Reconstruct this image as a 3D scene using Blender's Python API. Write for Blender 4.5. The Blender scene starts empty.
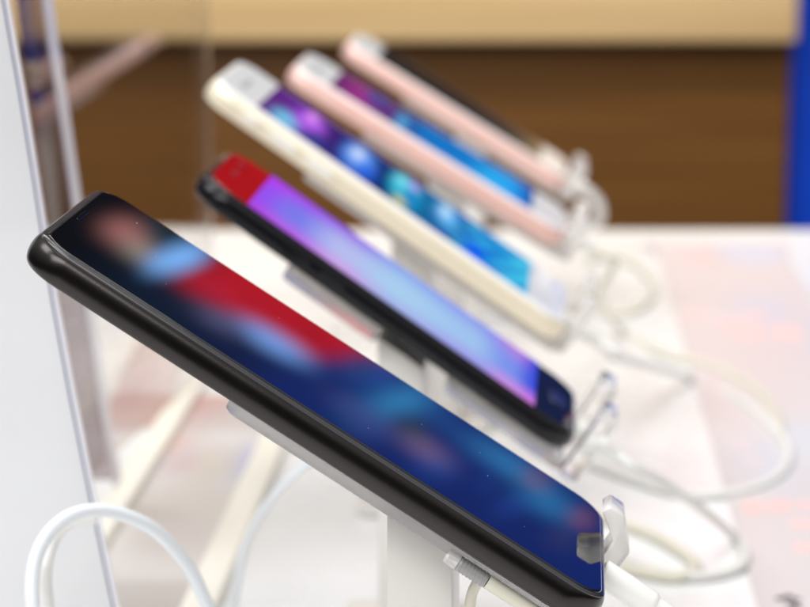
import bpy, bmesh, math, random
from mathutils import Vector, Matrix
random.seed(7)
C = bpy.context.scene.collection
scene = bpy.context.scene
PI = math.pi
# ------------------------------------------------------------------ camera numbers
F = 2500.0; CX = 405.0; CY = 303.5; H = 0.28
PITCH = math.radians(11.387); YAW = math.radians(4.149)
CAM = Vector((0, 0, H))
cp, sp = math.cos(PITCH), math.sin(PITCH)
ROW = Vector((math.sin(YAW), math.cos(YAW), 0))        # the direction the row of phones runs in
PER = Vector((math.cos(YAW), -math.sin(YAW), 0))       # across the row, towards the customers

def ray(px, py):
    a = (px - CX) / F; b = (py - CY) / F
    return Vector((a, cp - b * sp, -sp - b * cp))
def on_z(px, py, z=0.0):
    d = ray(px, py); return CAM + d * ((z - H) / d.z)
def at(px, py, y):
    d = ray(px, py); return CAM + d * (y / d.y)

def lin(c):
    c = c / 255.0
    return c / 12.92 if c <= 0.04045 else ((c + 0.055) / 1.055) ** 2.4
def col(r, g, b, k=1.0): return (lin(r) * k, lin(g) * k, lin(b) * k, 1.0)

# ------------------------------------------------------------------ materials
def new_mat(name):
    m = bpy.data.materials.new(name); m.use_nodes = True
    return m, m.node_tree.nodes, m.node_tree.links, m.node_tree.nodes['Principled BSDF']
def mat(name, c, rough=0.5, metal=0.0, spec=0.5, coat=0.0, bump=0.0, bscale=400, var=0.0, vscale=30, ior=1.5, rvar=0.0, sss=0.0):
    m, n, l, b = new_mat(name)
    b.inputs['Base Color'].default_value = (*c[:3], 1)
    b.inputs['Roughness'].default_value = rough
    b.inputs['Metallic'].default_value = metal
    b.inputs['Specular IOR Level'].default_value = spec
    b.inputs['IOR'].default_value = ior
    b.inputs['Coat Weight'].default_value = coat
    b.inputs['Coat Roughness'].default_value = 0.05
    if sss:
        b.inputs['Subsurface Weight'].default_value = sss; b.inputs['Subsurface Scale'].default_value = 0.002
    tc = n.new('ShaderNodeTexCoord')
    if bump:
        t = n.new('ShaderNodeTexNoise'); t.inputs['Scale'].default_value = bscale; t.inputs['Detail'].default_value = 4
        l.new(tc.outputs['Object'], t.inputs['Vector'])
        bp = n.new('ShaderNodeBump'); bp.inputs['Strength'].default_value = bump; bp.inputs['Distance'].default_value = 0.0005
        l.new(t.outputs['Fac'], bp.inputs['Height']); l.new(bp.outputs['Normal'], b.inputs['Normal'])
    if var or rvar:
        t = n.new('ShaderNodeTexNoise'); t.inputs['Scale'].default_value = vscale; t.inputs['Detail'].default_value = 5
        l.new(tc.outputs['Object'], t.inputs['Vector'])
        if var:
            r = n.new('ShaderNodeValToRGB')
            r.color_ramp.elements[0].position = 0.3; r.color_ramp.elements[1].position = 0.7
            r.color_ramp.elements[0].color = (*[x * (1 - var) for x in c[:3]], 1)
            r.color_ramp.elements[1].color = (*[min(1, x * (1 + var)) for x in c[:3]], 1)
            l.new(t.outputs['Fac'], r.inputs['Fac']); l.new(r.outputs['Color'], b.inputs['Base Color'])
        if rvar:
            mr = n.new('ShaderNodeMapRange'); mr.inputs['To Min'].default_value = max(0.01, rough - rvar); mr.inputs['To Max'].default_value = rough + rvar
            l.new(t.outputs['Fac'], mr.inputs['Value']); l.new(mr.outputs['Result'], b.inputs['Roughness'])
    return m
def wood(name, dark, light, rough=0.45, sc=(1.5, 20, 45)):
    m, n, l, b = new_mat(name)
    tc = n.new('ShaderNodeTexCoord'); mp = n.new('ShaderNodeMapping'); mp.inputs['Scale'].default_value = sc
    t = n.new('ShaderNodeTexNoise'); t.inputs['Scale'].default_value = 1.6; t.inputs['Detail'].default_value = 8; t.inputs['Roughness'].default_value = 0.6
    l.new(tc.outputs['Object'], mp.inputs['Vector']); l.new(mp.outputs['Vector'], t.inputs['Vector'])
    r = n.new('ShaderNodeValToRGB'); r.color_ramp.elements[0].position = 0.3; r.color_ramp.elements[1].position = 0.72
    r.color_ramp.elements[0].color = (*dark, 1); r.color_ramp.elements[1].color = (*light, 1)
    l.new(t.outputs['Fac'], r.inputs['Fac']); l.new(r.outputs['Color'], b.inputs['Base Color'])
    b.inputs['Roughness'].default_value = rough; b.inputs['Specular IOR Level'].default_value = .2
    return m
def screen_mat(name, strength, base=0.004, spec=0.0):
    """a lit display: its picture is the colour attribute of the display mesh"""
    m, n, l, b = new_mat(name)
    a = n.new('ShaderNodeAttribute'); a.attribute_name = 'Col'
    b.inputs['Base Color'].default_value = (base, base, base, 1); b.inputs['Roughness'].default_value = 0.03
    l.new(a.outputs['Color'], b.inputs['Emission Color']); b.inputs['Emission Strength'].default_value = strength; b.inputs['Specular IOR Level'].default_value = spec
    return m
def print_mat(name, rough=0.35):
    m, n, l, b = new_mat(name)
    a = n.new('ShaderNodeAttribute'); a.attribute_name = 'Col'
    gm = n.new('ShaderNodeHueSaturation'); gm.inputs['Value'].default_value = .72; gm.inputs['Saturation'].default_value = .8
    l.new(a.outputs['Color'], gm.inputs['Color']); l.new(gm.outputs['Color'], b.inputs['Base Color']); b.inputs['Roughness'].default_value = rough
    return m
def acrylic(name, tint=(1, 1, 1), ior=1.49, rough=0.0):
    m, n, l, b = new_mat(name)
    b.inputs['Base Color'].default_value = (*tint, 1); b.inputs['Transmission Weight'].default_value = 1.0
    b.inputs['IOR'].default_value = ior; b.inputs['Roughness'].default_value = rough
    return m
def milky(name, tw=.62, rough=.16, c=(.90, .88, .86)):
    m, n, l, b = new_mat(name)
    b.inputs['Base Color'].default_value = (*c, 1); b.inputs['Transmission Weight'].default_value = tw
    b.inputs['IOR'].default_value = 1.35; b.inputs['Roughness'].default_value = rough
    return m
def sheet_glass(name, tint=(0.985, 0.985, 0.985), refl=.5, rough=0.0):
    """thin clear sheet: see-through with a Fresnel mirror on top"""
    m, n, l, b = new_mat(name); n.remove(b)
    tr = n.new('ShaderNodeBsdfTransparent'); tr.inputs['Color'].default_value = (*tint, 1)
    gl = n.new('ShaderNodeBsdfGlossy'); gl.inputs['Roughness'].default_value = rough
    ge = n.new('ShaderNodeNewGeometry'); dt = n.new('ShaderNodeVectorMath'); dt.operation = 'DOT_PRODUCT'
    l.new(ge.outputs['Normal'], dt.inputs[0]); l.new(ge.outputs['Incoming'], dt.inputs[1])
    def mth(op, a, v=None):
        q = n.new('ShaderNodeMath'); q.operation = op; l.new(a, q.inputs[0])
        if v is not None: q.inputs[1].default_value = v
        return q.outputs[0]
    sc = n.new('ShaderNodeMath'); sc.operation = 'SUBTRACT'; sc.inputs[0].default_value = 1.0
    l.new(mth('ABSOLUTE', dt.outputs['Value']), sc.inputs[1])
    fr = mth('ADD', mth('MULTIPLY', mth('POWER', sc.outputs[0], 5.0), refl), .02)      # Schlick, the same from both sides
    mx = n.new('ShaderNodeMixShader')
    l.new(fr, mx.inputs['Fac']); l.new(tr.outputs['BSDF'], mx.inputs[1]); l.new(gl.outputs['BSDF'], mx.inputs[2])
    l.new(mx.outputs['Shader'], n['Material Output'].inputs['Surface'])
    return m

M = {}
M['table'] = mat('white_laminate', (0.80, 0.80, 0.80), rough=0.28, var=0.012, vscale=9, rvar=0.06)
M['rail'] = mat('cream_rail', (0.85, 0.82, 0.73), rough=0.4)
M['black_body'] = mat('matte_black_metal', (0.048, 0.043, 0.042), rough=0.24, metal=1.0, spec=0.30, bump=0.04, bscale=2500, rvar=0.04, vscale=60)
M['rim'] = mat('dark_rim', (0.022, 0.022, 0.028), rough=0.14, spec=0.6)
M['gloss_black'] = mat('gloss_black_glass_body', (0.004, 0.004, 0.006), rough=0.05, spec=0.26)
M['glass_black'] = mat('black_screen_glass', (0.002, 0.0022, 0.003), rough=0.015, ior=1.52)
M['glass_white'] = mat('white_front_glass', (0.84, 0.85, 0.86), rough=0.08)
M['gold'] = mat('pale_gold_metal', (0.84, 0.75, 0.58), rough=0.38, metal=0.3, bump=0.04, bscale=2500)
M['white_rim'] = mat('white_polymer_rim', (0.85, 0.84, 0.80), rough=0.25)
M['pink'] = mat('rose_gold_metal', (0.82, 0.53, 0.47), rough=0.36, metal=0.3, bump=0.04, bscale=2500)
M['pink_rim'] = mat('pale_pink_rim', (0.86, 0.74, 0.71), rough=0.25)
M['off_screen'] = mat('off_screen_reflected_brown', (0.035, 0.022, 0.015), rough=0.06, spec=0.35)  # brown base colour stands in for the wood reflected in the dark screen
M['dark'] = mat('dark_hole', (0.01, 0.01, 0.012), rough=0.3)
M['lens'] = mat('lens_glass', (0.01, 0.012, 0.03), rough=0.02, coat=1)
M['acrylic'] = acrylic('clear_acrylic', (0.985, 0.988, 0.99))
M['acrylic_dim'] = acrylic('frosted_acrylic', (0.95, 0.96, 0.985), rough=0.18)
M['sheet'] = sheet_glass('clear_sheet', refl=.9)
M['milky'] = milky('pale_cast_acrylic')
M['tinted'] = milky('clear_cast_plate', .76, .06, (.95, .94, .94))
M['edge'] = mat('polished_sheet_edge', (0.78, 0.78, 0.84), rough=0.2)
M['post'] = mat('white_post', (0.72, 0.69, 0.65), rough=0.32, var=0.012, vscale=60)
M['cable'] = mat('white_cable_rubber', (0.72, 0.715, 0.69), rough=0.38, sss=0.1)
M['cable_aged'] = mat('yellowed_cable_rubber', (0.66, 0.63, 0.52), rough=0.4)
M['cable_blue'] = mat('cool_white_cable', (0.74, 0.77, 0.80), rough=0.35)
M['ribbed'] = mat('grey_ribbed_metal', (0.34, 0.33, 0.325), rough=0.5, metal=0.3)
M['blue_sensor'] = mat('blue_sensor', (0.07, 0.12, 0.55), rough=0.3)
M['board'] = mat('white_board', (0.76, 0.765, 0.785), rough=0.35, var=0.06, vscale=7)
_m = M['board']; _n = _m.node_tree.nodes; _l = _m.node_tree.links      # hazy sheet: part of what is behind shows through
_t = _n.new('ShaderNodeBsdfTransparent'); _x = _n.new('ShaderNodeMixShader'); _x.inputs['Fac'].default_value = .20
_l.new(_n['Principled BSDF'].outputs['BSDF'], _x.inputs[1]); _l.new(_t.outputs['BSDF'], _x.inputs[2]); _l.new(_x.outputs['Shader'], _n['Material Output'].inputs['Surface'])
M['dark_line'] = mat('dark_blue_edge', (0.05, 0.06, 0.16), rough=0.3)
M['print'] = print_mat('printed_paper')
M['ink_red'] = mat('red_ink', (0.76, 0.50, 0.47), rough=0.5)
M['ink_dark'] = mat('black_ink', (0.05, 0.05, 0.06), rough=0.5)
M['ink_grey'] = mat('mauve_ink', (0.64, 0.53, 0.55), rough=0.5)
M['wood_light'] = wood('light_wood', (0.60, 0.41, 0.20), (0.72, 0.52, 0.28))
M['wood_dark'] = wood('dark_wood', (0.100, 0.042, 0.009), (0.160, 0.070, 0.016))
M['blue'] = mat('blue_board_paint', (0.002, 0.048, 0.50), rough=0.55, spec=0.15)
M['wall'] = mat('dark_wall', (0.06, 0.05, 0.045), rough=0.7, var=0.1, vscale=4)
M['frame'] = mat('dark_frame', (0.03, 0.03, 0.035), rough=0.4)
M['scr_a'] = screen_mat('lit_display_lilac', 0.80)
M['scr_b'] = screen_mat('lit_display_icons', 0.95)
M['scr_c'] = screen_mat('lit_display_blue', 0.95)
M['lightbox'] = screen_mat('backlit_print', 1.0)

# ------------------------------------------------------------------ object helpers
def tag(o, label=None, cat=None, group=None, kind=None):
    if label: o['label'] = label
    if cat: o['category'] = cat
    if group: o['group'] = group
    if kind: o['kind'] = kind
    return o
def empty(name, loc, rot=(0, 0, 0)):
    o = bpy.data.objects.new(name, None); C.objects.link(o); o.empty_display_size = 0.01
    o.location = loc; o.rotation_euler = rot
    return o
def obj(name, bm, m, parent=None, smooth=True, loc=None, rot=None, sharp=38):
    bmesh.ops.recalc_face_normals(bm, faces=bm.faces)
    if smooth:
        for f in bm.faces: f.smooth = True
        for e in bm.edges:
            if len(e.link_faces) == 2 and e.calc_face_angle(0) > math.radians(sharp): e.smooth = False
        for f in bm.faces:
            if len(f.verts) > 12:            # the flat front and back stay truly flat
                f.smooth = False
                for e in f.edges: e.smooth = False
    me = bpy.data.meshes.new(name); bm.to_mesh(me); bm.free()
    me.materials.append(m)
    o = bpy.data.objects.new(name, me); C.objects.link(o)
    if parent: o.parent = parent
    if loc is not None: o.location = loc
    if rot is not None: o.rotation_euler = rot
    return o
def rrect(L, W, r, seg=8):
    pts = []
    r = max(r, 1e-5)
    for (sx, sy, a0) in ((1, 1, 0), (-1, 1, 90), (-1, -1, 180), (1, -1, 270)):
        for k in range(seg + 1):
            a = math.radians(a0 + 90 * k / seg)
            pts.append((sx * (L / 2 - r) + r * math.cos(a), sy * (W / 2 - r) + r * math.sin(a)))
    return pts
def slab(L, W, rc, prof, seg=9, off=(0, 0, 0)):
    """rounded slab: prof is [(inset, z)...] from the front down; both ends capped"""
    bm = bmesh.new(); rings = []
    for ins, z in prof:
        rings.append([bm.verts.new((x + off[0], y + off[1], z + off[2])) for x, y in rrect(L - 2 * ins, W - 2 * ins, rc - ins, seg)])
    n = len(rings[0])
    for a, b in zip(rings, rings[1:]):
        for i in range(n):
            bm.faces.new((a[i], a[(i + 1) % n], b[(i + 1) % n], b[i]))
    bm.faces.new(rings[0]); bm.faces.new(rings[-1][::-1])
    return bm
def box(bm, x0, x1, y0, y1, z0, z1, bev=0.0):
    vs = [bm.verts.new((x, y, z)) for x in (x0, x1) for y in (y0, y1) for z in (z0, z1)]
    fs = [(0, 1, 3, 2), (4, 6, 7, 5), (0, 4, 5, 1), (2, 3, 7, 6), (0, 2, 6, 4), (1, 5, 7, 3)]
    faces = [bm.faces.new([vs[i] for i in f]) for f in fs]
    if bev:
        es = list({e for f in faces for e in f.edges})
        bmesh.ops.bevel(bm, geom=es, offset=bev, segments=3, profile=0.5, affect='EDGES')
    return bm
def prism(pts, axis_vec, bev=0.0, seg=2):
    """extrude a closed outline of 3D points along a vector"""
    bm = bmesh.new(); a = [bm.verts.new(p) for p in pts]; b = [bm.verts.new(Vector(p) + Vector(axis_vec)) for p in pts]
    n = len(a)
    for i in range(n): bm.faces.new((a[i], a[(i + 1) % n], b[(i + 1) % n], b[i]))
    bm.faces.new(a[::-1]); bm.faces.new(b)
    if bev:
        bmesh.ops.recalc_face_normals(bm, faces=bm.faces)
        bmesh.ops.bevel(bm, geom=list(bm.edges), offset=bev, segments=seg, profile=0.5, affect='EDGES')
    return bm
def lathe(prof, seg=20, axis='X'):
    bm = bmesh.new(); rings = []
    for d, r in prof:
        rings.append([bm.verts.new((d, r * math.cos(2 * PI * k / seg), r * math.sin(2 * PI * k / seg))) for k in range(seg)])
    for a, b in zip(rings, rings[1:]):
        for i in range(seg): bm.faces.new((a[i], a[(i + 1) % seg], b[(i + 1) % seg], b[i]))
    bm.faces.new(rings[0][::-1]); bm.faces.new(rings[-1])
    return bm
def spline(P, n=14):
    P = [Vector(p) for p in P]; Q = [2 * P[0] - P[1]] + P + [2 * P[-1] - P[-2]]; out = []
    for i in range(1, len(Q) - 2):
        for k in range(n):
            t = k / n; a, b, c, d = Q[i - 1], Q[i], Q[i + 1], Q[i + 2]
            out.append(0.5 * (2 * b + (c - a) * t + (2 * a - 5 * b + 4 * c - d) * t * t + (3 * b - a - 3 * c + d) * t ** 3))
    out.append(P[-1]); return out
def tube(P, r, seg=14, n=14):
    pts = spline(P, n); bm = bmesh.new(); rings = []; up = Vector((0, 0, 1)); prev = None
    for i, p in enumerate(pts):
        t = (pts[min(i + 1, len(pts) - 1)] - pts[max(i - 1, 0)]).normalized()
        if prev is None:
            s = t.cross(up); s = s.normalized() if s.length > 1e-4 else Vector((1, 0, 0))
        else:
            s = (prev - t * prev.dot(t)).normalized()
        prev = s; u = s.cross(t)
        rings.append([bm.verts.new(p + r * (math.cos(2 * PI * k / seg) * s + math.sin(2 * PI * k / seg) * u)) for k in range(seg)])
    for a, b in zip(rings, rings[1:]):
        for i in range(seg): bm.faces.new((a[i], a[(i + 1) % seg], b[(i + 1) % seg], b[i]))
    bm.faces.new(rings[0][::-1]); bm.faces.new(rings[-1])
    return bm
def picture(name, fn, origin, ux, uy, nu, nv, m, parent=None):
    """a flat picture as a fine grid; fn(s, t) gives its linear colour, stored as a colour attribute"""
    bm = bmesh.new(); lay = bm.verts.layers.float_color.new('Col'); o0 = Vector(origin); ux = Vector(ux); uy = Vector(uy); g = []
    for i in range(nu + 1):
        row = []
        for j in range(nv + 1):
            v = bm.verts.new(o0 + ux * (i / nu) + uy * (j / nv)); v[lay] = fn(i / nu, j / nv); row.append(v)
        g.append(row)
    for i in range(nu):
        for j in range(nv): bm.faces.new((g[i][j], g[i + 1][j], g[i + 1][j + 1], g[i][j + 1]))
    nrm = ux.cross(uy)
    me = bpy.data.meshes.new(name); bm.to_mesh(me); bm.free(); me.materials.append(m)
    o = bpy.data.objects.new(name, me); C.objects.link(o)
    if parent: o.parent = parent
    return o
def lerp3(a, b, t): return tuple(x + (y - x) * t for x, y in zip(a, b))
def ramp(stops, s):
    if s <= stops[0][0]: return stops[0][1]
    for (a, ca), (b, cb) in zip(stops, stops[1:]):
        if s <= b:
            t = (s - a) / (b - a); t = t * t * (3 - 2 * t); return lerp3(ca, cb, t)
    return stops[-1][1]
def over(c, blobs, x, y):
    for (bx, by, rx, ry, bc, hard) in blobs:
        d = ((x - bx) / rx) ** 2 + ((y - by) / ry) ** 2
        w = math.exp(-d ** hard); c = lerp3(c, bc, w)
    return c
def L3(c): return (lin(c[0]), lin(c[1]), lin(c[2]), 1.0)

# ------------------------------------------------------------------ table, rails, prints
yb = on_z(405, 229).y
bm = bmesh.new(); box(bm, -1.2, 1.3, 0.05, yb, -0.035, 0, 0.004)
# the table stands a degree off square with the camera, as its back edge shows
table = empty('display_table', (0, 0.9, -0.75))
obj('table_top', bm, M['table'], table, loc=(0, -0.9, 0.75))
for sx in (-1.1, 1.2):
    for y in (0.15, yb - 0.1):
        b2 = bmesh.new(); box(b2, sx - 0.025, sx + 0.025, y - 0.025, y + 0.025, 0, 0.714, 0.003)
        obj('leg', b2, M['post'], table, loc=(0, -0.9, 0))
tag(table, 'white glossy shop table carrying the row of slanted phones', 'table')

def strip_on_table(name, p0, p1, width, h, m):
    a = on_z(*p0); b = on_z(*p1); d = (b - a).normalized(); s = Vector((d.y, -d.x, 0)) * width
    a2 = a - d * 0.25; b2 = b + d * 0.2
    bm = prism([a2, a2 + s, a2 + s + Vector((0, 0, h)), a2 + Vector((0, 0, h))], b2 - a2, 0.0012)
    bmesh.ops.translate(bm, vec=(0, 0, 0.0004), verts=bm.verts)
    return obj(name, bm, m)
o = strip_on_table('table_rail', (46, 600), (182, 390), 0.011, 0.005, M['rail'])
tag(o, 'long low cream rail at the foot of the clear divider', 'rail', 'cream rails along the table')
o = strip_on_table('table_rail', (186, 607), (268, 430), 0.012, 0.005, M['rail'])
tag(o, 'long low cream rail passing under the black phone nearest the viewer', 'rail', 'cream rails along the table')

def flat_quad(name, pix, fn, m, z=0.0012, n=40):
    P = [on_z(*p, z) for p in pix]     # near-left, near-right, far-right, far-left
    o = picture(name, fn, (0, 0, 0), (1, 0, 0), (0, 1, 0), n, n, m)
    for v in o.data.vertices:
        s, t = v.co.x, v.co.y
        a = P[0].lerp(P[1], s); b = P[3].lerp(P[2], s); c = a.lerp(b, t); v.co = (c.x, c.y, z)
    # give the sheet a real thickness
    bm = bmesh.new(); bm.from_mesh(o.data); r = bmesh.ops.extrude_face_region(bm, geom=list(bm.faces))
    bmesh.ops.translate(bm, vec=(0, 0, -0.0008), verts=[v for v in r['geom'] if isinstance(v, bmesh.types.BMVert)])
    bmesh.ops.recalc_face_normals(bm, faces=bm.faces); bm.to_mesh(o.data); bm.free()
    return o
def fn_left(s, t):
    c = ramp([(0, L3((214, 206, 197))), (0.09, L3((220, 212, 204))), (0.13, L3((242, 236, 230))), (0.32, L3((244, 238, 231))), (0.42, L3((238, 228, 218))), (0.55, L3((246, 241, 236))), (0.62, L3((238, 232, 230))), (1, L3((222, 205, 200)))], t)
    return over(c, [(0.10, 0.72, 0.2, 0.06, L3((240, 196, 180)), 1), (0.35, 0.62, 0.22, 0.06, L3((232, 205, 210)), 1), (0.93, 0.63, 0.22, 0.10, L3((200, 198, 240)), 1), (0.6, 0.6, 0.2, 0.1, L3((236, 226, 210)), 1), (0.62, 0.75, 0.35, .04, L3((245, 240, 238)), 1), (0.1, 1.0, 0.4, 0.15, L3((225, 170, 160)), 1)], s, t)
P0 = [(62, 612), (192, 612), (290, 395), (185, 395)]
o = flat_quad('printed_sheet', P0, fn_left, M['print'])
tag(o, 'pale printed sheet lying between the two cream rails', 'printed sheet', 'printed sheets on the table')
def fn_red(s, t):
    c = ramp([(0, L3((230, 186, 172))), (0.5, L3((222, 166, 154))), (1, L3((232, 192, 184)))], t)
    return over(c, [(0.3, 0.3, 0.3, 0.2, L3((206, 142, 132)), 1), (0.8, 0.6, 0.2, 0.3, L3((242, 214, 204)), 1)], s, t)
o = flat_quad('printed_sheet', [(96, 432), (158, 424), (202, 318), (150, 312)], fn_red, M['print'])
tag(o, 'reddish printed sheet seen through the clear divider', 'printed sheet', 'printed sheets on the table')
def fn_right(s, t):
    base = ramp([(0, L3((232, 224, 223))), (0.25, L3((230, 223, 224))), (0.35, L3((236, 228, 227))), (0.6, L3((236, 222, 220))), (1, L3((236, 225, 223)))], t)
    c = over(base, [(0.72, 0.955, 0.3, 0.06, L3((222, 226, 244)), 3), (0.6, 0.72, 0.22, 0.07, L3((222, 222, 236)), 1), (0.9, 0.5, 0.12, 0.16, L3((220, 226, 238)), 2), (0.3, 0.93, .2, .04, L3((236, 212, 210)), 1),
        (0.1, 0.5, 0.2, 0.5, L3((238, 226, 224)), 1), (0.55, 0.35, 0.2, 0.05, L3((226, 232, 238)), 2), (0.25, 0.3, 0.2, 0.06, L3((222, 226, 236)), 1)], s, t)
    return c
leaf = flat_quad('printed_sheet', [(768, 640), (1010, 640), (780, 243), (655, 243)], fn_right, M['print'])
tag(leaf, 'pale pink printed sheet with red marks lying at the right of the table', 'printed sheet', 'printed sheets on the table')
def marks(spec, m, name):
    for (px, py, w, h, k) in spec:          # small printed characters, each a part of the sheet
        c = on_z(px, py)
        for q in range(k):
            bm = bmesh.new()
            x = c.x - w / 2 + w * (q + 0.5) / k; ww = w / k * 0.78; lv = 0
            strokes = [(0, h * .36, ww, h * .13), (0, 0, ww * .9, h * .12), (0, -h * .36, ww, h * .13)]
            keep = [st for st in strokes if random.random() < .9] or strokes[:1]
            for (dx, dy, sx, sy) in keep + [(-ww * .3, 0, ww * .16, h * .9), (ww * .32, 0, ww * .14, h * .8)]:
                z = .0013 + .00004 * lv; lv += 1
                box(bm, x + dx - sx / 2, x + dx + sx / 2, c.y + dy - sy / 2, c.y + dy + sy / 2, .0009, z)
            obj(name, bm, m, leaf, smooth=False)
marks([(700, 260, .012, .02, 1), (695, 316, .012, .022, 1), (735, 330, .02, .035, 1), (768, 334, .04, .04, 2), (757, 318, .014, .03, 1), (750, 512, .009, .016, 1), (765, 509, .016, .022, 2), (797, 508, .016, .016, 2), (803, 527, .012, .016, 1), (806, 550, .012, .014, 1)], M['ink_red'], 'red_character')
marks([(670, 249, .035, .03, 3), (688, 290, .011, .04, 1), (728, 319, .03, .03, 2), (775, 250, .02, .02, 2), (712, 376, .012, .02, 1), (748, 455, .01, .05, 1)], M['ink_grey'], 'mauve_character')
for (a, b, w) in (((783, 601), (801, 603), .0012), ((781, 600), (787, 602), .0035), ((790, 606), (798, 612), .002)):
    A, B = on_z(*a), on_z(*b); d = (B - A).normalized(); q = Vector((-d.y, d.x, 0)) * w; up = Vector((0, 0, .0009))
    obj('black_mark', prism([p + up for p in (A - q, B - q, B + q, A + q)], (0, 0, .0005 + w * .03)), M['ink_dark'], leaf, smooth=False)

# ------------------------------------------------------------------ phones
ROUND = [(0.30, 0.0), (0.14, -0.10), (0.05, -0.24), (0.0, -0.5), (0.05, -0.76), (0.14, -0.90), (0.32, -1.0)]
def body_prof(T, inset, rim=0.0):
    """(inset, z) with the rounded side of a phone; inset is how far the front face lies inside the outline"""
    pr = []
    for k in range(13):
        a = PI / 2 - PI * k / 12
        pr.append((inset * (1 - math.cos(a)), -T / 2 + T / 2 * math.sin(a)))
    return pr
def phone(pos, th, L, W, T, rc, inset, body_m, glass_m, label, rim_m=None, home=None, seg=12):
    """pos is the middle of the front glass; local +x runs down the phone, +y along the row, +z out of the glass"""
    root = empty('smartphone', pos, (0, th, -YAW))
    tag(root, label, 'smartphone', 'smartphones leaning on acrylic stands')
    obj('body', slab(L, W, rc, body_prof(T, inset), seg, (0, 0, -0.0004)), body_m, root, sharp=50)
    i = inset + 0.0001
    if rim_m:
        obj('rim', slab(L, W, rc, [(inset + .0011, .0001), (inset + .0001, 0.0001), (inset - .0005, -.0003), (inset - .0003, -.0012), (inset + .0008, -.0012)], seg), rim_m, root)
    g = 0.0004 if rim_m else 0.0
    obj('front_glass', slab(L, W, rc, [(i + g + .0007, .00042), (i + g + .0004, .00036), (i + g + .00015, .0002), (i + g, -.0001), (i + g, -.0006)], seg), glass_m, root, sharp=60)
    return root
def display(root, x0, L, W, fn, m, rc=0.0, nu=90, nv=40):
    o = picture('display', fn, (x0, -W / 2, 0.00058), (L, 0, 0), (0, W, 0), nu, nv, m, root)
    return o
def dot(root, name, x, y, r, m, z=0.0007, sx=1.0):
    root = next(c for c in root.children if c.name.split('.')[0] == 'front_glass')
    bm = bmesh.new()
    prof = [(0.0, 0.0002), (r * .8, 0.0002), (r, 0)]
    seg = 24; rings = [[bm.verts.new((x + sx * q * math.cos(2 * PI * k / seg), y + q * math.sin(2 * PI * k / seg), z + h)) for k in range(seg)] for q, h in ((r * .8, .00015), (r, 0))]
    bm.faces.new(rings[0])
    for k in range(seg): bm.faces.new((rings[0][k], rings[0][(k + 1) % seg], rings[1][(k + 1) % seg], rings[1][k]))
    return obj(name, bm, m, root)
def slot(root, name, x, y, lx, ly, m, z=0.00055):
    root = next(c for c in root.children if c.name.split('.')[0] == 'front_glass')
    return obj(name, slab(lx, ly, min(lx, ly) * .48, [(0.0001, .0001), (0, 0), (0, -.0003)], 5, (x, y, z)), m, root)
def side_button(root, x, W, T, ln, m, side=-1, name='side_button'):
    root = next(c for c in root.children if c.name.split('.')[0] == 'body')
    bm = slab(ln, 0.0024, 0.0011, [(.0003, .0006), (0, .0002), (0, -.0012)], 5)
    bmesh.ops.rotate(bm, cent=(0, 0, 0), matrix=Matrix.Rotation(-side * -PI / 2, 3, 'X'), verts=bm.verts)
    bmesh.ops.translate(bm, vec=(x, side * (W / 2), -T * .5), verts=bm.verts)
    return obj(name, bm, m, root)

Z0 = Vector((0, 0, H))
PH = {}
# nearest: matte black, dark mirror screen
P1 = (Vector((-.01527, .56789, -.13335)) + Z0, math.radians(32.91)); L1, W1, T1 = .1505, .0762, .0071
r1 = phone(P1[0], P1[1], L1, W1, T1, .0098, .0015, M['black_body'], M['glass_black'], 'matte black phone nearest the viewer, its dark screen mirroring red and blue', M['rim'])
slot(r1, 'earpiece', -.0712, 0.0, .0009, .012, M['glass_black'], .0004)
side_button(r1, -.030, W1, T1, .011, M['black_body'], 1)
for (x, y) in ((.038, .016), (.041, .001), (-.061, .022), (-.046, -.012), (.010, -.022), (-.020, .020), (.052, -.020), (-.052, .004), (.022, .008)):
    q = random.uniform(.00005, .00010); bm = bmesh.new(); bmesh.ops.create_icosphere(bm, subdivisions=1, radius=q)
    bmesh.ops.scale(bm, vec=(random.uniform(1, 2), 1, .5), verts=bm.verts); bmesh.ops.translate(bm, vec=(x, y, .00046), verts=bm.verts)
    obj('dust_speck', bm, M['table'], next(c for c in r1.children if c.name.startswith('front_glass')))
PH['a'] = (P1, L1, W1, T1)
# second: glossy black with lilac display
P2 = (Vector((-.0024, .8205, -.1600)) + Z0, math.radians(35.0)); L2, W2, T2 = .1490, .0685, .0071
r2 = phone(P2[0], P2[1], L2, W2, T2, .0125, .0020, M['gloss_black'], M['glass_black'], 'glossy black phone with a lilac and pale blue lit display')
nearc = [(0, L3((186, 74, 236))), (.14, L3((198, 100, 244))), (.32, L3((216, 165, 242))), (.5, L3((175, 185, 245))), (.8, L3((168, 160, 245))), (.9, L3((222, 150, 238))), (1, L3((232, 135, 236)))]
midc = [(0, L3((158, 80, 252))), (.13, L3((128, 128, 246))), (.3, L3((190, 198, 250))), (.5, L3((176, 216, 250))), (.76, L3((168, 205, 250))), (.9, L3((130, 155, 248))), (1, L3((60, 80, 230)))]
farc = [(0, L3((195, 60, 250))), (.3, L3((150, 80, 240))), (.5, L3((140, 165, 248))), (.8, L3((145, 150, 248))), (.93, L3((205, 130, 232))), (1, L3((50, 75, 220)))]
def fn_lilac(s, t):
    a, b, c = ramp(nearc, s), ramp(midc, s), ramp(farc, s)
    return lerp3(a, b, min(1, t / .34)) if t < .34 else lerp3(b, c, max(0, (t - .5) / .5) ** 1.6)
display(r2, -.0565, .113, .0632, fn_lilac, M['scr_a'])
slot(r2, 'earpiece', -.0665, 0, .0012, .010, M['rim']); dot(r2, 'front_camera', -.0665, .017, .0017, M['lens'])
slot(r2, 'home_button', .0652, 0, .0066, .015, M['rim'])
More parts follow.
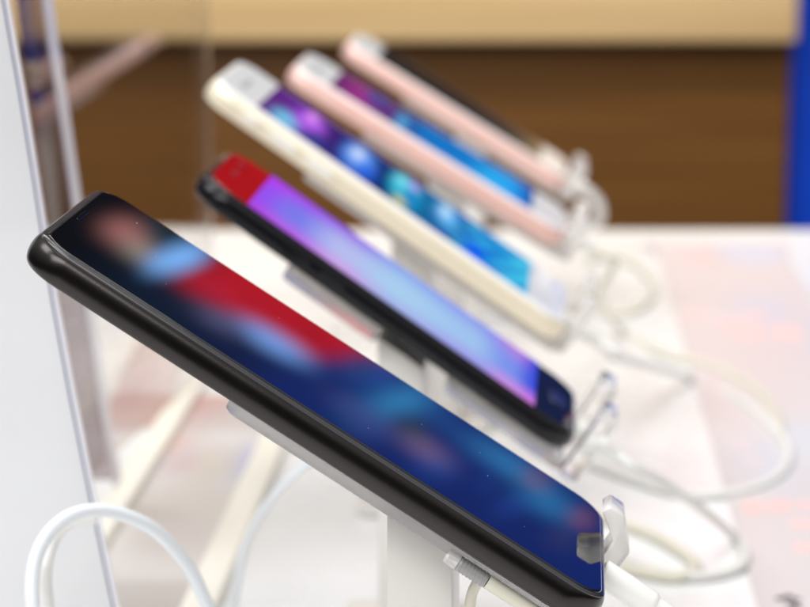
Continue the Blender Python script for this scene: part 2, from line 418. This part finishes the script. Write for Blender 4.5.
side_button(r2, -.020, W2, T2, .010, M['gloss_black']); side_button(r2, -.034, W2, T2, .010, M['gloss_black'])
PH['b'] = (P2, L2, W2, T2)
# third: gold with white front and icons
P3 = (Vector((-.0026, .9800, -.1508)) + Z0, math.radians(34.76)); L3_, W3, T3 = .1660, .0800, .0082
r3 = phone(P3[0], P3[1], L3_, W3, T3, .0115, .0016, M['gold'], M['glass_white'], 'large pale gold phone with white front and purple to blue icon display', M['white_rim'])
def fn_icons(s, t):
    c = ramp([(0, L3((90, 34, 120))), (.12, L3((96, 40, 150))), (.24, L3((52, 26, 104))), (.32, L3((30, 60, 150))), (.46, L3((8, 40, 104))), (.58, L3((8, 100, 150))), (.68, L3((6, 60, 130))), (.84, L3((10, 130, 205))), (1, L3((56, 186, 226)))], s)
    if s > .60:                          # icy streaks over the lower part
        k = .5 + .5 * math.sin(38 * s + 9 * t + 3 * math.sin(13 * t + 5 * s)); k2 = .5 + .5 * math.sin(61 * s - 14 * t)
        f = min(1, (s - .60) / .08)
        c = lerp3(c, L3((84, 214, 236)), f * .55 * k ** 2.5); c = lerp3(c, L3((10, 70, 190)), f * .5 * k2 ** 3)
    return over(c, [(.09, .2, .05, .24, L3((110, 190, 225)), 1.5), (.155, .55, .055, .30, L3((178, 92, 232)), 1.5), (.15, .75, .02, .15, L3((225, 150, 240)), 1), (.2, .2, .035, .2, L3((44, 60, 140)), 1),
        (.345, .5, .06, .40, L3((84, 146, 240)), 2), (.335, .62, .025, .2, L3((205, 222, 250)), 1), (.385, .3, .03, .2, L3((36, 96, 220)), 1),
        (.52, .5, .06, .42, L3((20, 176, 206)), 2), (.50, .72, .03, .2, L3((120, 220, 236)), 1), (.545, .8, .02, .14, L3((176, 150, 236)), 1), (.52, .15, .025, .14, L3((196, 190, 120)), 1.2), (.55, .4, .03, .2, L3((8, 120, 190)), 1),
        (.68, .62, .045, .34, L3((90, 178, 242)), 1.4), (.67, .72, .02, .16, L3((200, 228, 248)), 1), (.80, .2, .04, .22, L3((14, 84, 240)), 1)], s, t)
display(r3, -.0630, .126, .0710, fn_icons, M['scr_b'])
slot(r3, 'earpiece', -.0725, 0, .0016, .012, M['ribbed']); dot(r3, 'front_camera', -.0725, -.013, .0016, M['dark'])
dot(r3, 'home_button', .0728, 0, .0058, M['white_rim'])
side_button(r3, -.030, W3, T3, .012, M['white_rim']); side_button(r3, -.047, W3, T3, .012, M['white_rim']); side_button(r3, -.062, W3, T3, .006, M['white_rim'], name='mute_switch')
PH['c'] = (P3, L3_, W3, T3)
# fourth: rose gold, white front, blue display
P4 = (Vector((.0130, 1.116, -.1499)) + Z0, math.radians(31.35)); L4, W4, T4 = .1410, .0680, .0076
r4 = phone(P4[0], P4[1], L4, W4, T4, .0105, .0015, M['pink'], M['glass_white'], 'rose gold phone with white front and a purple to deep blue display', M['pink_rim'])
def fn_blue(s, t):
    c = ramp([(0, L3((104, 40, 104))), (.14, L3((150, 48, 128))), (.26, L3((96, 44, 112))), (.36, L3((40, 80, 150))), (.46, L3((16, 112, 190))), (.7, L3((12, 116, 196))), (.88, L3((40, 150, 228))), (.96, L3((30, 110, 200))), (1, L3((16, 60, 140)))], s)
    return over(c, [(.2, .7, .06, .3, L3((60, 70, 150)), 1.2), (.34, .4, .03, .3, L3((90, 170, 215)), 1.2), (.8, .3, .1, .4, L3((40, 170, 235)), 1)], s, t)
display(r4, -.0520, .104, .0585, fn_blue, M['scr_c'])
slot(r4, 'earpiece', -.0610, 0, .0015, .010, M['ribbed']); dot(r4, 'front_camera', -.0610, -.011, .0014, M['dark'])
dot(r4, 'home_button', .0610, 0, .0052, M['pink_rim'])
side_button(r4, -.028, W4, T4, .010, M['pink']); side_button(r4, -.041, W4, T4, .010, M['pink'])
PH['d'] = (P4, L4, W4, T4)
# fifth: rose gold, switched off
P5 = (Vector((.0305, 1.372, -.1640)) + Z0, math.radians(31.4)); L5, W5, T5 = .1400, .0680, .0076
r5 = phone(P5[0], P5[1], L5, W5, T5, .0105, .0015, M['pink'], M['glass_white'], 'farthest rose gold phone, white top and switched off dark screen', M['pink_rim'])
obj('display', slab(.104, .0585, .0006, [(0, .00062), (0, .0003)], 3), M['off_screen'], r5)
slot(r5, 'earpiece', -.0605, 0, .0015, .010, M['ribbed']); dot(r5, 'home_button', .0605, 0, .0052, M['pink_rim'])
side_button(r5, -.028, W5, T5, .010, M['pink']); side_button(r5, -.041, W5, T5, .010, M['pink'])
PH['e'] = (P5, L5, W5, T5)

# ------------------------------------------------------------------ stands
def stand(key, label, start, post_x, post_w=.015, post_d=.034, lipz=.0125, gap=.0016, hooks=((-.0215, .0125), (.0215, .0125)), tk=.0036, hw=.006, hm='acrylic', lean=0.0, drop=0.0, pieces=None, pm='milky'):
    (pos, th), L, W, T = PH[key]
    X = Vector((PER.x * math.cos(th), PER.y * math.cos(th), -math.sin(th))); N = Vector((PER.x * math.sin(th), PER.y * math.sin(th), math.cos(th)))
    zp = -T - .0004 - .0006 - drop              # top face of the plate in phone coordinates
    tp = .0032
    foot = pos + X * post_x + N * (zp - tp); base = Vector((foot.x, foot.y, 0.0))
    root = empty('phone_stand', base, (0, 0, -YAW))
    tag(root, label, 'phone stand', 'acrylic phone stands')
    # the plate and hooks are built in phone coordinates, then moved into the stand
    inv = Matrix.Rotation(YAW, 4, 'Z') @ Matrix.Translation(-base)
    W2L = inv @ Matrix.Translation(pos) @ (Matrix.Rotation(-YAW, 4, 'Z') @ Matrix.Rotation(th, 4, 'Y'))
    def place(name, bm, m, parent=root, sharp=38):
        bmesh.ops.transform(bm, matrix=W2L, verts=bm.verts); return obj(name, bm, m, parent, sharp=sharp)
    x0 = -L / 2 + start * L; x1 = L / 2 + gap
    pw = W * .86
    for a, b in (pieces or [(start, None)]):
        xa = -L / 2 + a * L; xb = x1 if b is None else -L / 2 + b * L
        bm = slab(xb - xa, pw, .003, [(.0004, zp), (0, zp - .0004), (0, zp - tp + .0004), (.0004, zp - tp)], 4, ((xa + xb) / 2, 0, 0))
        place('back_plate', bm, M[pm])
    for y0, lipz in hooks:               # two hooks that fold up round the lower end of the phone
        e = x1 + .0003
        prof = [(e, zp - tp), (e + tk * .7, zp - tp), (e + tk, zp - tp + .0012), (e + tk, min(.0008, lipz - .0018)), (e + tk - lean, lipz - .0016), (e + tk - .0012 - lean, lipz), (e - .0002 - lean, lipz), (e - .0012 - lean, lipz - .0022), (e - .0002 - lean * .55, lipz - .0044), (e, min(0.0008, lipz - .006))]
        place('hook', prism([(a, y0 - hw, b) for a, b in prof], (0, 2 * hw, 0), .0006), M[hm])
    # post, cut to the slope of the plate
    zt = foot.z - .0004; sl = math.tan(th)
    hw, hd = post_w / 2, post_d / 2
    bm = bmesh.new()
    lo = [bm.verts.new((x, y, .004)) for x, y in ((-hw, -hd), (hw, -hd), (hw, hd), (-hw, hd))]
    hi = [bm.verts.new((x, y, zt - x * sl)) for x, y in ((-hw, -hd), (hw, -hd), (hw, hd), (-hw, hd))]
    for i in range(4): bm.faces.new((lo[i], lo[(i + 1) % 4], hi[(i + 1) % 4], hi[i]))
    bm.faces.new(lo[::-1]); bm.faces.new(hi)
    bmesh.ops.bevel(bm, geom=list(bm.edges), offset=.0006, segments=2, profile=.5, affect='EDGES')
    obj('post', bm, M['post'], root)
    obj('base', slab(.044, .044, .006, [(.0006, .0042), (0, .0034), (0, .0006)], 5), M['post'], root)
    return root, W2L
S1, _ = stand('a', 'clear acrylic stand on a square white post under the nearest black phone', .37, .0310, post_w=.0150, gap=.0004, tk=.0050, hm='milky', pm='tinted', lean=.0050, hooks=((-.019, -.0062), (.0175, .0078)))
S2, _ = stand('b', 'clear acrylic stand under the glossy black phone with lilac display', .27, .012, tk=.0062, drop=.0022, hw=.0085, pieces=[(.27, .52), (.70, None)], pm='tinted')
S3, _ = stand('c', 'clear acrylic stand under the large pale gold phone', .30, .016, hm='milky')
S4, _ = stand('d', 'clear acrylic stand under the rose gold phone with blue display', .30, .014, hm='milky', tk=.006, hooks=((-.021, .009), (.021, .009)))
S5, _ = stand('e', 'clear acrylic stand under the farthest phone with dark screen', .30, .014, hm='milky', tk=.006, hooks=((-.021, .009), (.021, .008)))

# ------------------------------------------------------------------ cables
def plug_of(key):
    (pos, th), L, W, T = PH[key]
    X = Vector((PER.x * math.cos(th), PER.y * math.cos(th), -math.sin(th))); N = Vector((PER.x * math.sin(th), PER.y * math.sin(th), math.cos(th)))
    return pos + X * (L / 2) - N * (T / 2 + .0004), X, N, th
def cable(key, label, pts, r=.0018, m='cable', plug_r=.0031, plug_l=.016, hd=.012):
    if key:
        p, X, N, th = plug_of(key)
        root = empty('charging_cable', p, (0, 0, 0))
        bm = lathe([(.0004, plug_r * .8), (.0008, plug_r), (plug_l - .001, plug_r), (plug_l, plug_r * .93), (plug_l + .0004, r * 1.25), (plug_l + .007, r * 1.06)], 24)
        obj('plug', bm, M['white_rim'], root, rot=(0, th, -YAW))
        head = [p + X * (plug_l + .001), p + X * (plug_l + hd)]
        P = head + pts
        o = tube([q - p for q in P], r); obj('cord', o, M[m], root)
    else:
        root = obj('charging_cable', tube(pts, r), M[m])
    tag(root, label, 'cable', 'white charging cables')
    return root
def tab(px, py, z=.0022): return on_z(px, py, z)
p1 = plug_of('a')[0]
cable('a', 'white cable plugged into the nearest matte black phone', [at(668, 622, .600), at(720, 660, .63), at(760, 720, .66)], r=.0022, plug_r=.0034, plug_l=.0150)
cable('b', 'white cable from the lilac phone curling back in one loop', [at(655, 478, .855), at(700, 508, .88), tab(735, 538), tab(746, 556), tab(733, 570), tab(690, 576), tab(640, 564), tab(605, 546), tab(560, 520)], r=.0019)
cable('c', 'white cable from the gold phone sweeping widest to the right', [at(615, 357, 1.05), tab(690, 378), tab(745, 404), tab(780, 434), tab(789, 458), tab(772, 480), tab(730, 493), tab(680, 493), tab(630, 478), tab(585, 462), tab(540, 452)], r=.0020)
cable('d', 'yellowed cable from the blue display phone lying on the printed sheet', [at(600, 300, 1.2), tab(622, 330), tab(660, 352), tab(705, 364), tab(750, 385), tab(775, 412), tab(782, 440)], r=.0019, m='cable_aged')
cable('e', 'white cable bent in a tight loop below the farthest phone', [at(599, 203, 1.40), at(600, 219, 1.41), at(589, 226, 1.42), at(576, 217, 1.44), at(560, 226, 1.47)], r=.0029, plug_l=.008, hd=.009)
cable(None, 'yellowed slack cable ring lying on the table behind the gold phone', [tab(585, 262), tab(612, 256), tab(640, 268), tab(654, 288), tab(640, 308), tab(612, 312), tab(585, 300)], r=.0017, m='cable_aged')
o = cable(None, 'cool white cable arching in a loop at the lower left', [at(222, 640, .66), at(205, 600, .655), at(186, 563, .65), at(152, 528, .645), at(108, 511, .64), at(72, 515, .635), at(46, 537, .63), at(33, 572, .625), at(34, 620, .62), at(44, 680, .62)], r=.0019, m='cable_blue')
cable(None, 'cool white cable strand running just inside the lower left loop', [at(96, 517, .655), at(70, 521, .655), at(53, 540, .655), at(45, 568, .65), at(47, 605, .65), at(58, 680, .645)], r=.0020, m='cable')
cable(None, 'thin pale cable drooping behind the post of the nearest phone', [at(345, 440, .80), at(310, 462, .80), at(272, 498, .81), at(248, 540, .82), at(236, 590, .82), at(232, 640, .82)], r=.0015, m='cable_blue')
cable(None, 'pale beige cable resting on the table behind the nearest clear hook', [tab(560, 505), tab(610, 520), tab(650, 534), tab(680, 551), tab(696, 566), tab(680, 577), tab(640, 572), tab(600, 560)], r=.0022, m='cable_aged')
# tether connector under the nearest phone
a0 = at(448, 556, .5330); pX = plug_of('a')[1]; pN = plug_of('a')[2]
t = empty('alarm_tether', a0, (0, P1[1], -YAW))
tag(t, 'ribbed grey alarm plug and cord under the nearest black phone', 'alarm tether')
obj('clear_cap', lathe([(-.0006, .0013), (0, .0018), (.0026, .0018)], 20), M['milky'], t)
rb = [(.0027, .0016)]
for k in range(8): rb += [(.003 + k * .0009, .0018), (.0034 + k * .0009, .0018), (.00345 + k * .0009, .00166), (.00385 + k * .0009, .00166)]
obj('ribbed_barrel', lathe(rb, 24), M['ribbed'], t)
obj('boot', lathe([(.0104, .0017), (.026, .0016), (.031, .0012)], 20), M['cable_aged'], t)
cable(None, 'short pale cord hanging beside the white post below the ribbed plug', [at(492, 574, .548), at(480, 580, .548), at(472, 594, .549), at(470, 615, .55), at(471, 660, .55)], r=.0013, m='cable_aged')

# ------------------------------------------------------------------ acrylic divider and white board at the left
A0 = on_z(60, 600); nrm = Vector((PER.x, PER.y, 0))
def on_div(px, py):
    d = ray(px, py); return CAM + d * ((A0 - CAM).dot(nrm) / d.dot(nrm))
near = [on_div(119, 480), on_div(105, 400), on_div(92, 310), on_div(80, 210), on_div(66, 110), on_div(55, 40), on_div(42, -60)]
for q in near: q.z = max(q.z, 0.001)
far_b = on_div(213, 360); far_b.z = 0.001
far_t = Vector((far_b.x, far_b.y, near[-1].z))
root = empty('acrylic_divider', (far_b + near[0]) / 2 * 1.0)
b0 = root.location.copy(); b0.z = 0; root.location = b0
tag(root, 'clear acrylic divider sheet standing along the left of the phones', 'divider')
wide = [on_div(x - 34, y) for x, y in ((119, 480), (105, 400), (92, 310), (80, 210), (66, 110), (55, 40), (42, -60))]
for q in wide: q.z = max(q.z, .001)
M['added_tint'] = sheet_glass('sheet_end_tint', tint=(.70, .66, .68), refl=.5)  # added tint, darkens the sheet end in place of a dark reflection
end = [q - b0 + nrm * .0004 for q in wide] + [q - b0 + nrm * .0004 for q in near[::-1]]
obj('tint_strip', prism(end, nrm * .0006), M['added_tint'], root, smooth=False)
obj('sheet', prism([p - b0 for p in wide + [Vector((far_b.x, far_b.y, wide[-1].z)), far_b]], nrm * -.003), M['sheet'], root, smooth=False)
pts = []
wdt = ROW * -.014
bm = bmesh.new(); ra = []
for q in near:
    ra.append([bm.verts.new(q - b0 + v) for v in (nrm * .0002, wdt + nrm * .0002, wdt + nrm * .0012, nrm * .0012)])
for a, b in zip(ra, ra[1:]):
    for i in range(4): bm.faces.new((a[i], a[(i + 1) % 4], b[(i + 1) % 4], b[i]))
bm.faces.new(ra[0][::-1]); bm.faces.new(ra[-1])
obj('near_edge', bm, M['edge'], root)
for q in (far_b,):
    bm = bmesh.new(); box(bm, -.0016, .0006, -.001, .004, .001, far_t.z)
    obj('far_edge', bm, M['acrylic_dim'], root, loc=(far_b - b0), smooth=False)

BY = .72
def bp(px, py): return at(px, py, BY)
edge = [(-12, -60), (3, 0), (19, 90), (32, 170), (52, 300), (70, 397), (90, 497), (113, 607), (150, 800)]
root = empty('sign_board', bp(60, 700)); root.location.z = 0; b0 = root.location.copy()
tag(root, 'hazy white leaning board with a thin dark edge line at the left', 'sign board')
def band(dx0, dx1, y_off, thick, m, name):
    bm = bmesh.new()
    A = []
    for (px, py) in edge:
        p = bp(px, py); p.z = max(p.z, .001); k = BY / F
        a = Vector((p.x + dx0 * k, BY + y_off, p.z)); b = Vector((p.x + dx1 * k, BY + y_off, p.z))
        A.append([bm.verts.new(v - b0) for v in (a, b, b + Vector((0, thick, 0)), a + Vector((0, thick, 0)))])
    for a, b in zip(A, A[1:]):
        for i in range(4): bm.faces.new((a[i], a[(i + 1) % 4], b[(i + 1) % 4], b[i]))
    bm.faces.new(A[0][::-1]); bm.faces.new(A[-1])
    return obj(name, bm, m, root)
band(-420, -1.0, 0, .004, M['board'], 'board_face')
band(-1.0, 1.5, .0003, .0034, M['dark_line'], 'edge_line')
band(1.5, 4.5, 0, .004, M['edge'], 'edge_strip')

# ------------------------------------------------------------------ background: cabinet, blue board, backlit picture, wall
CYB = 2.6
zl = at(405, 42.5, CYB).z
xr = at(795, 120, CYB).x
root = empty('wood_cabinet', (-.3, CYB + .3, -.75))
tag(root, 'low wooden cabinet behind the table, light top over a dark brown front', 'cabinet')
o0 = root.location
bm = bmesh.new(); box(bm, -1.3, xr, CYB, CYB + .6, zl, zl + .16, .004); bmesh.ops.translate(bm, vec=-o0, verts=bm.verts)
obj('counter_top', bm, M['wood_light'], root)
bm = bmesh.new(); box(bm, -1.28, xr - .002, CYB + .03, CYB + .58, -.75, zl - .001, .003); bmesh.ops.translate(bm, vec=-o0, verts=bm.verts)
obj('front_panel', bm, M['wood_dark'], root)
root = empty('blue_board', (.9, CYB + .1, -.75))
tag(root, 'saturated blue display board standing at the right edge of the view', 'display board')
o0 = root.location
bm = bmesh.new(); box(bm, xr + .003, 1.5, CYB + .06, CYB + .14, -.75, .22, .003); bmesh.ops.translate(bm, vec=-o0, verts=bm.verts)
obj('panel', bm, M['blue'], root)
# the backlit picture mounted on the wall above, which the nearest screen mirrors
root = empty('advertising_lightbox', (.75, 3.24, .36))
tag(root, 'wide backlit advertising picture, red and blue, on the wall above the cabinet', 'lightbox')
LB = (.15, 1.35, .27, 1.05)
random.seed(21)
FIG = [(random.uniform(.63, 1.05), random.uniform(-.1, 1.1), random.uniform(.006, .022), random.uniform(.08, .4), random.choice([(14, 28, 84), (18, 34, 100), (30, 58, 134), (30, 70, 136), (48, 52, 96), (12, 30, 70)])) for _ in range(34)]
FIG += [(random.uniform(.43, .60), random.uniform(-.1, .5), random.uniform(.006, .02), random.uniform(.06, .2), random.choice([(150, 18, 34), (190, 34, 48), (164, 26, 50)])) for _ in range(8)]
def fn_light(s, t):
    x = LB[0] + (LB[1] - LB[0]) * s; z = LB[2] + (LB[3] - LB[2]) * t
    K = 1 / .29
    def c3(r, g, b): return (lin(r) * K, lin(g) * K, lin(b) * K, 1)
    sg = lambda q: 1 / (1 + math.exp(max(-60, min(60, -q))))
    zf = .830 - .63 * (x - .28); v = (z - zf) / (.088 - .03 * (x - .3))     # the design runs in slanting bands
    c = ramp([(.31, c3(6, 9, 15)), (.46, c3(12, 26, 46)), (.53, c3(14, 26, 60)), (.64, c3(18, 36, 98)), (1.2, c3(18, 36, 100))], x)
    c = lerp3(c, c3(17, 26, 58), sg((.385 - z) / .008) * sg((x - .5) / .03))
    red = sg((x - .424) / .006) * sg((.62 - v * .06 - x) / .008) * sg((.62 - (x - .45) * 1.3 - v) / .05) * sg((v + .9) / .1)
    c = lerp3(c, c3(164, 20, 34), red)
    low = sg((x - .302) / .004) * sg((.52 - x) / .01) * sg((-.55 - v) / .1) * sg((z - .45) / .02)
    c = lerp3(c, c3(150, 14, 20), low)
    for (bx, bv, rx, rv, bc) in FIG: c = over(c, [(bx, bv, rx, rv, c3(*bc), 1)], x, v)
    return over(c, [(.342, .32, .026, .30, c3(150, 96, 94), 1.4), (.372, .48, .020, .20, c3(140, 130, 122), 1.2), (.358, .0, .02, .14, c3(16, 58, 66), 1), (.401, .22, .0185, .52, c3(118, 172, 238), 2),
        (.555, .60, .048, .20, c3(112, 156, 226), 1.6), (.50, .80, .03, .16, c3(84, 84, 120), 1), (.70, .28, .024, .62, c3(46, 116, 168), 1), (.735, .56, .020, .22, c3(40, 42, 62), 1.1), (.745, .66, .012, .14, c3(26, 60, 66), 1), (.772, .84, .03, .18, c3(112, 90, 124), 1),
        (.69, .9, .04, .16, c3(60, 66, 120), 1), (.84, .12, .06, .22, c3(46, 112, 168), 1), (.91, .42, .035, .25, c3(40, 106, 160), 1), (.872, .08, .014, .10, c3(130, 80, 90), 1), (.948, .28, .012, .16, c3(130, 76, 100), 1)], x, v)
pic = picture('picture', fn_light, (LB[0] - .75, -.041, LB[2] - .36), (LB[1] - LB[0], 0, 0), (0, 0, LB[3] - LB[2]), 300, 190, M['lightbox'], root)
bm = bmesh.new(); box(bm, LB[0] - .77, LB[1] - .73, -.038, 0.03, LB[2] - .38, LB[3] - .34, .003)
obj('frame', bm, M['frame'], root)
bm = bmesh.new(); box(bm, -2.2, 2.6, 3.28, 3.36, -.75, 2.0)
tag(obj('back_wall', bm, M['wall'], smooth=False), kind='structure')
bm = bmesh.new(); box(bm, -2.2, 2.6, -.6, 3.28, -.80, -.752)
tag(obj('floor', bm, mat('floor_tile', (.35, .33, .30), rough=.4, var=.05, vscale=3), smooth=False), kind='structure')

# ------------------------------------------------------------------ light
def area(name, loc, size, sy, power, c, tgt):
    l = bpy.data.lights.new(name, 'AREA'); l.shape = 'RECTANGLE'; l.size = size; l.size_y = sy; l.energy = power; l.color = c
    o = bpy.data.objects.new(name, l); C.objects.link(o); o.location = loc
    o.rotation_euler = (Vector(tgt) - Vector(loc)).to_track_quat('-Z', 'Y').to_euler()
    return o
area('ceiling_or_fill_lamp', (.35, 1.1, 1.9), 1.6, 1.0, 14, (1, .99, .985), (.05, 1.0, 0))
area('ceiling_or_fill_lamp', (-1.1, .5, 1.7), 1.0, 1.0, 20, (.95, .97, 1), (-.1, .8, 0))  # added fill from the left, brightens the lower-left of the table
area('ceiling_or_fill_lamp', (-.5, -1.0, 1.5), 1.6, .8, 25, (.985, .99, 1), (-.1, .8, .1))  # added front fill behind the camera, lifts the upright faces
area('ceiling_or_fill_lamp', (.0, 2.05, 1.25), 1.4, .2, 18, (1, .93, .82), (.1, 2.7, 0))  # added light aimed at the cabinet to brighten its wood
w = bpy.data.worlds.new('World'); scene.world = w; w.use_nodes = True
bg = w.node_tree.nodes['Background']; wn = w.node_tree.nodes; wl = w.node_tree.links
tcw = wn.new('ShaderNodeTexCoord'); sx = wn.new('ShaderNodeSeparateXYZ'); rw = wn.new('ShaderNodeValToRGB')
wl.new(tcw.outputs['Generated'], sx.inputs[0]); wl.new(sx.outputs['Z'], rw.inputs['Fac']); wl.new(rw.outputs['Color'], bg.inputs['Color'])
rw.color_ramp.elements[0].position = .12; rw.color_ramp.elements[0].color = (.10, .095, .09, 1)      # dim shop around, bright ceiling above
rw.color_ramp.elements[1].position = .65; rw.color_ramp.elements[1].color = (1, .985, .965, 1)
bg.inputs['Strength'].default_value = .62

# ------------------------------------------------------------------ camera
cd = bpy.data.cameras.new('camera'); cam = bpy.data.objects.new('camera', cd); C.objects.link(cam)
cam.location = CAM; cam.rotation_euler = (PI / 2 - PITCH, 0, 0)
cd.sensor_width = 36; cd.sensor_fit = 'HORIZONTAL'; cd.lens = F / 810 * 36
cd.clip_start = .01; cd.clip_end = 60
cd.dof.use_dof = True; cd.dof.focus_distance = .565; cd.dof.aperture_fstop = cd.lens / 6.6; cd.dof.aperture_blades = 0
scene.camera = cam
vs = scene.view_settings
vs.view_transform = 'Standard'; vs.look = 'None'; vs.exposure = .16; vs.gamma = 1
scene.cycles.use_denoising = True
scene.cycles.max_bounces = 14; scene.cycles.transparent_max_bounces = 16; scene.cycles.transmission_bounces = 12
scene.cycles.sample_clamp_indirect = 4.0
scene.cycles.blur_glossy = 0.3
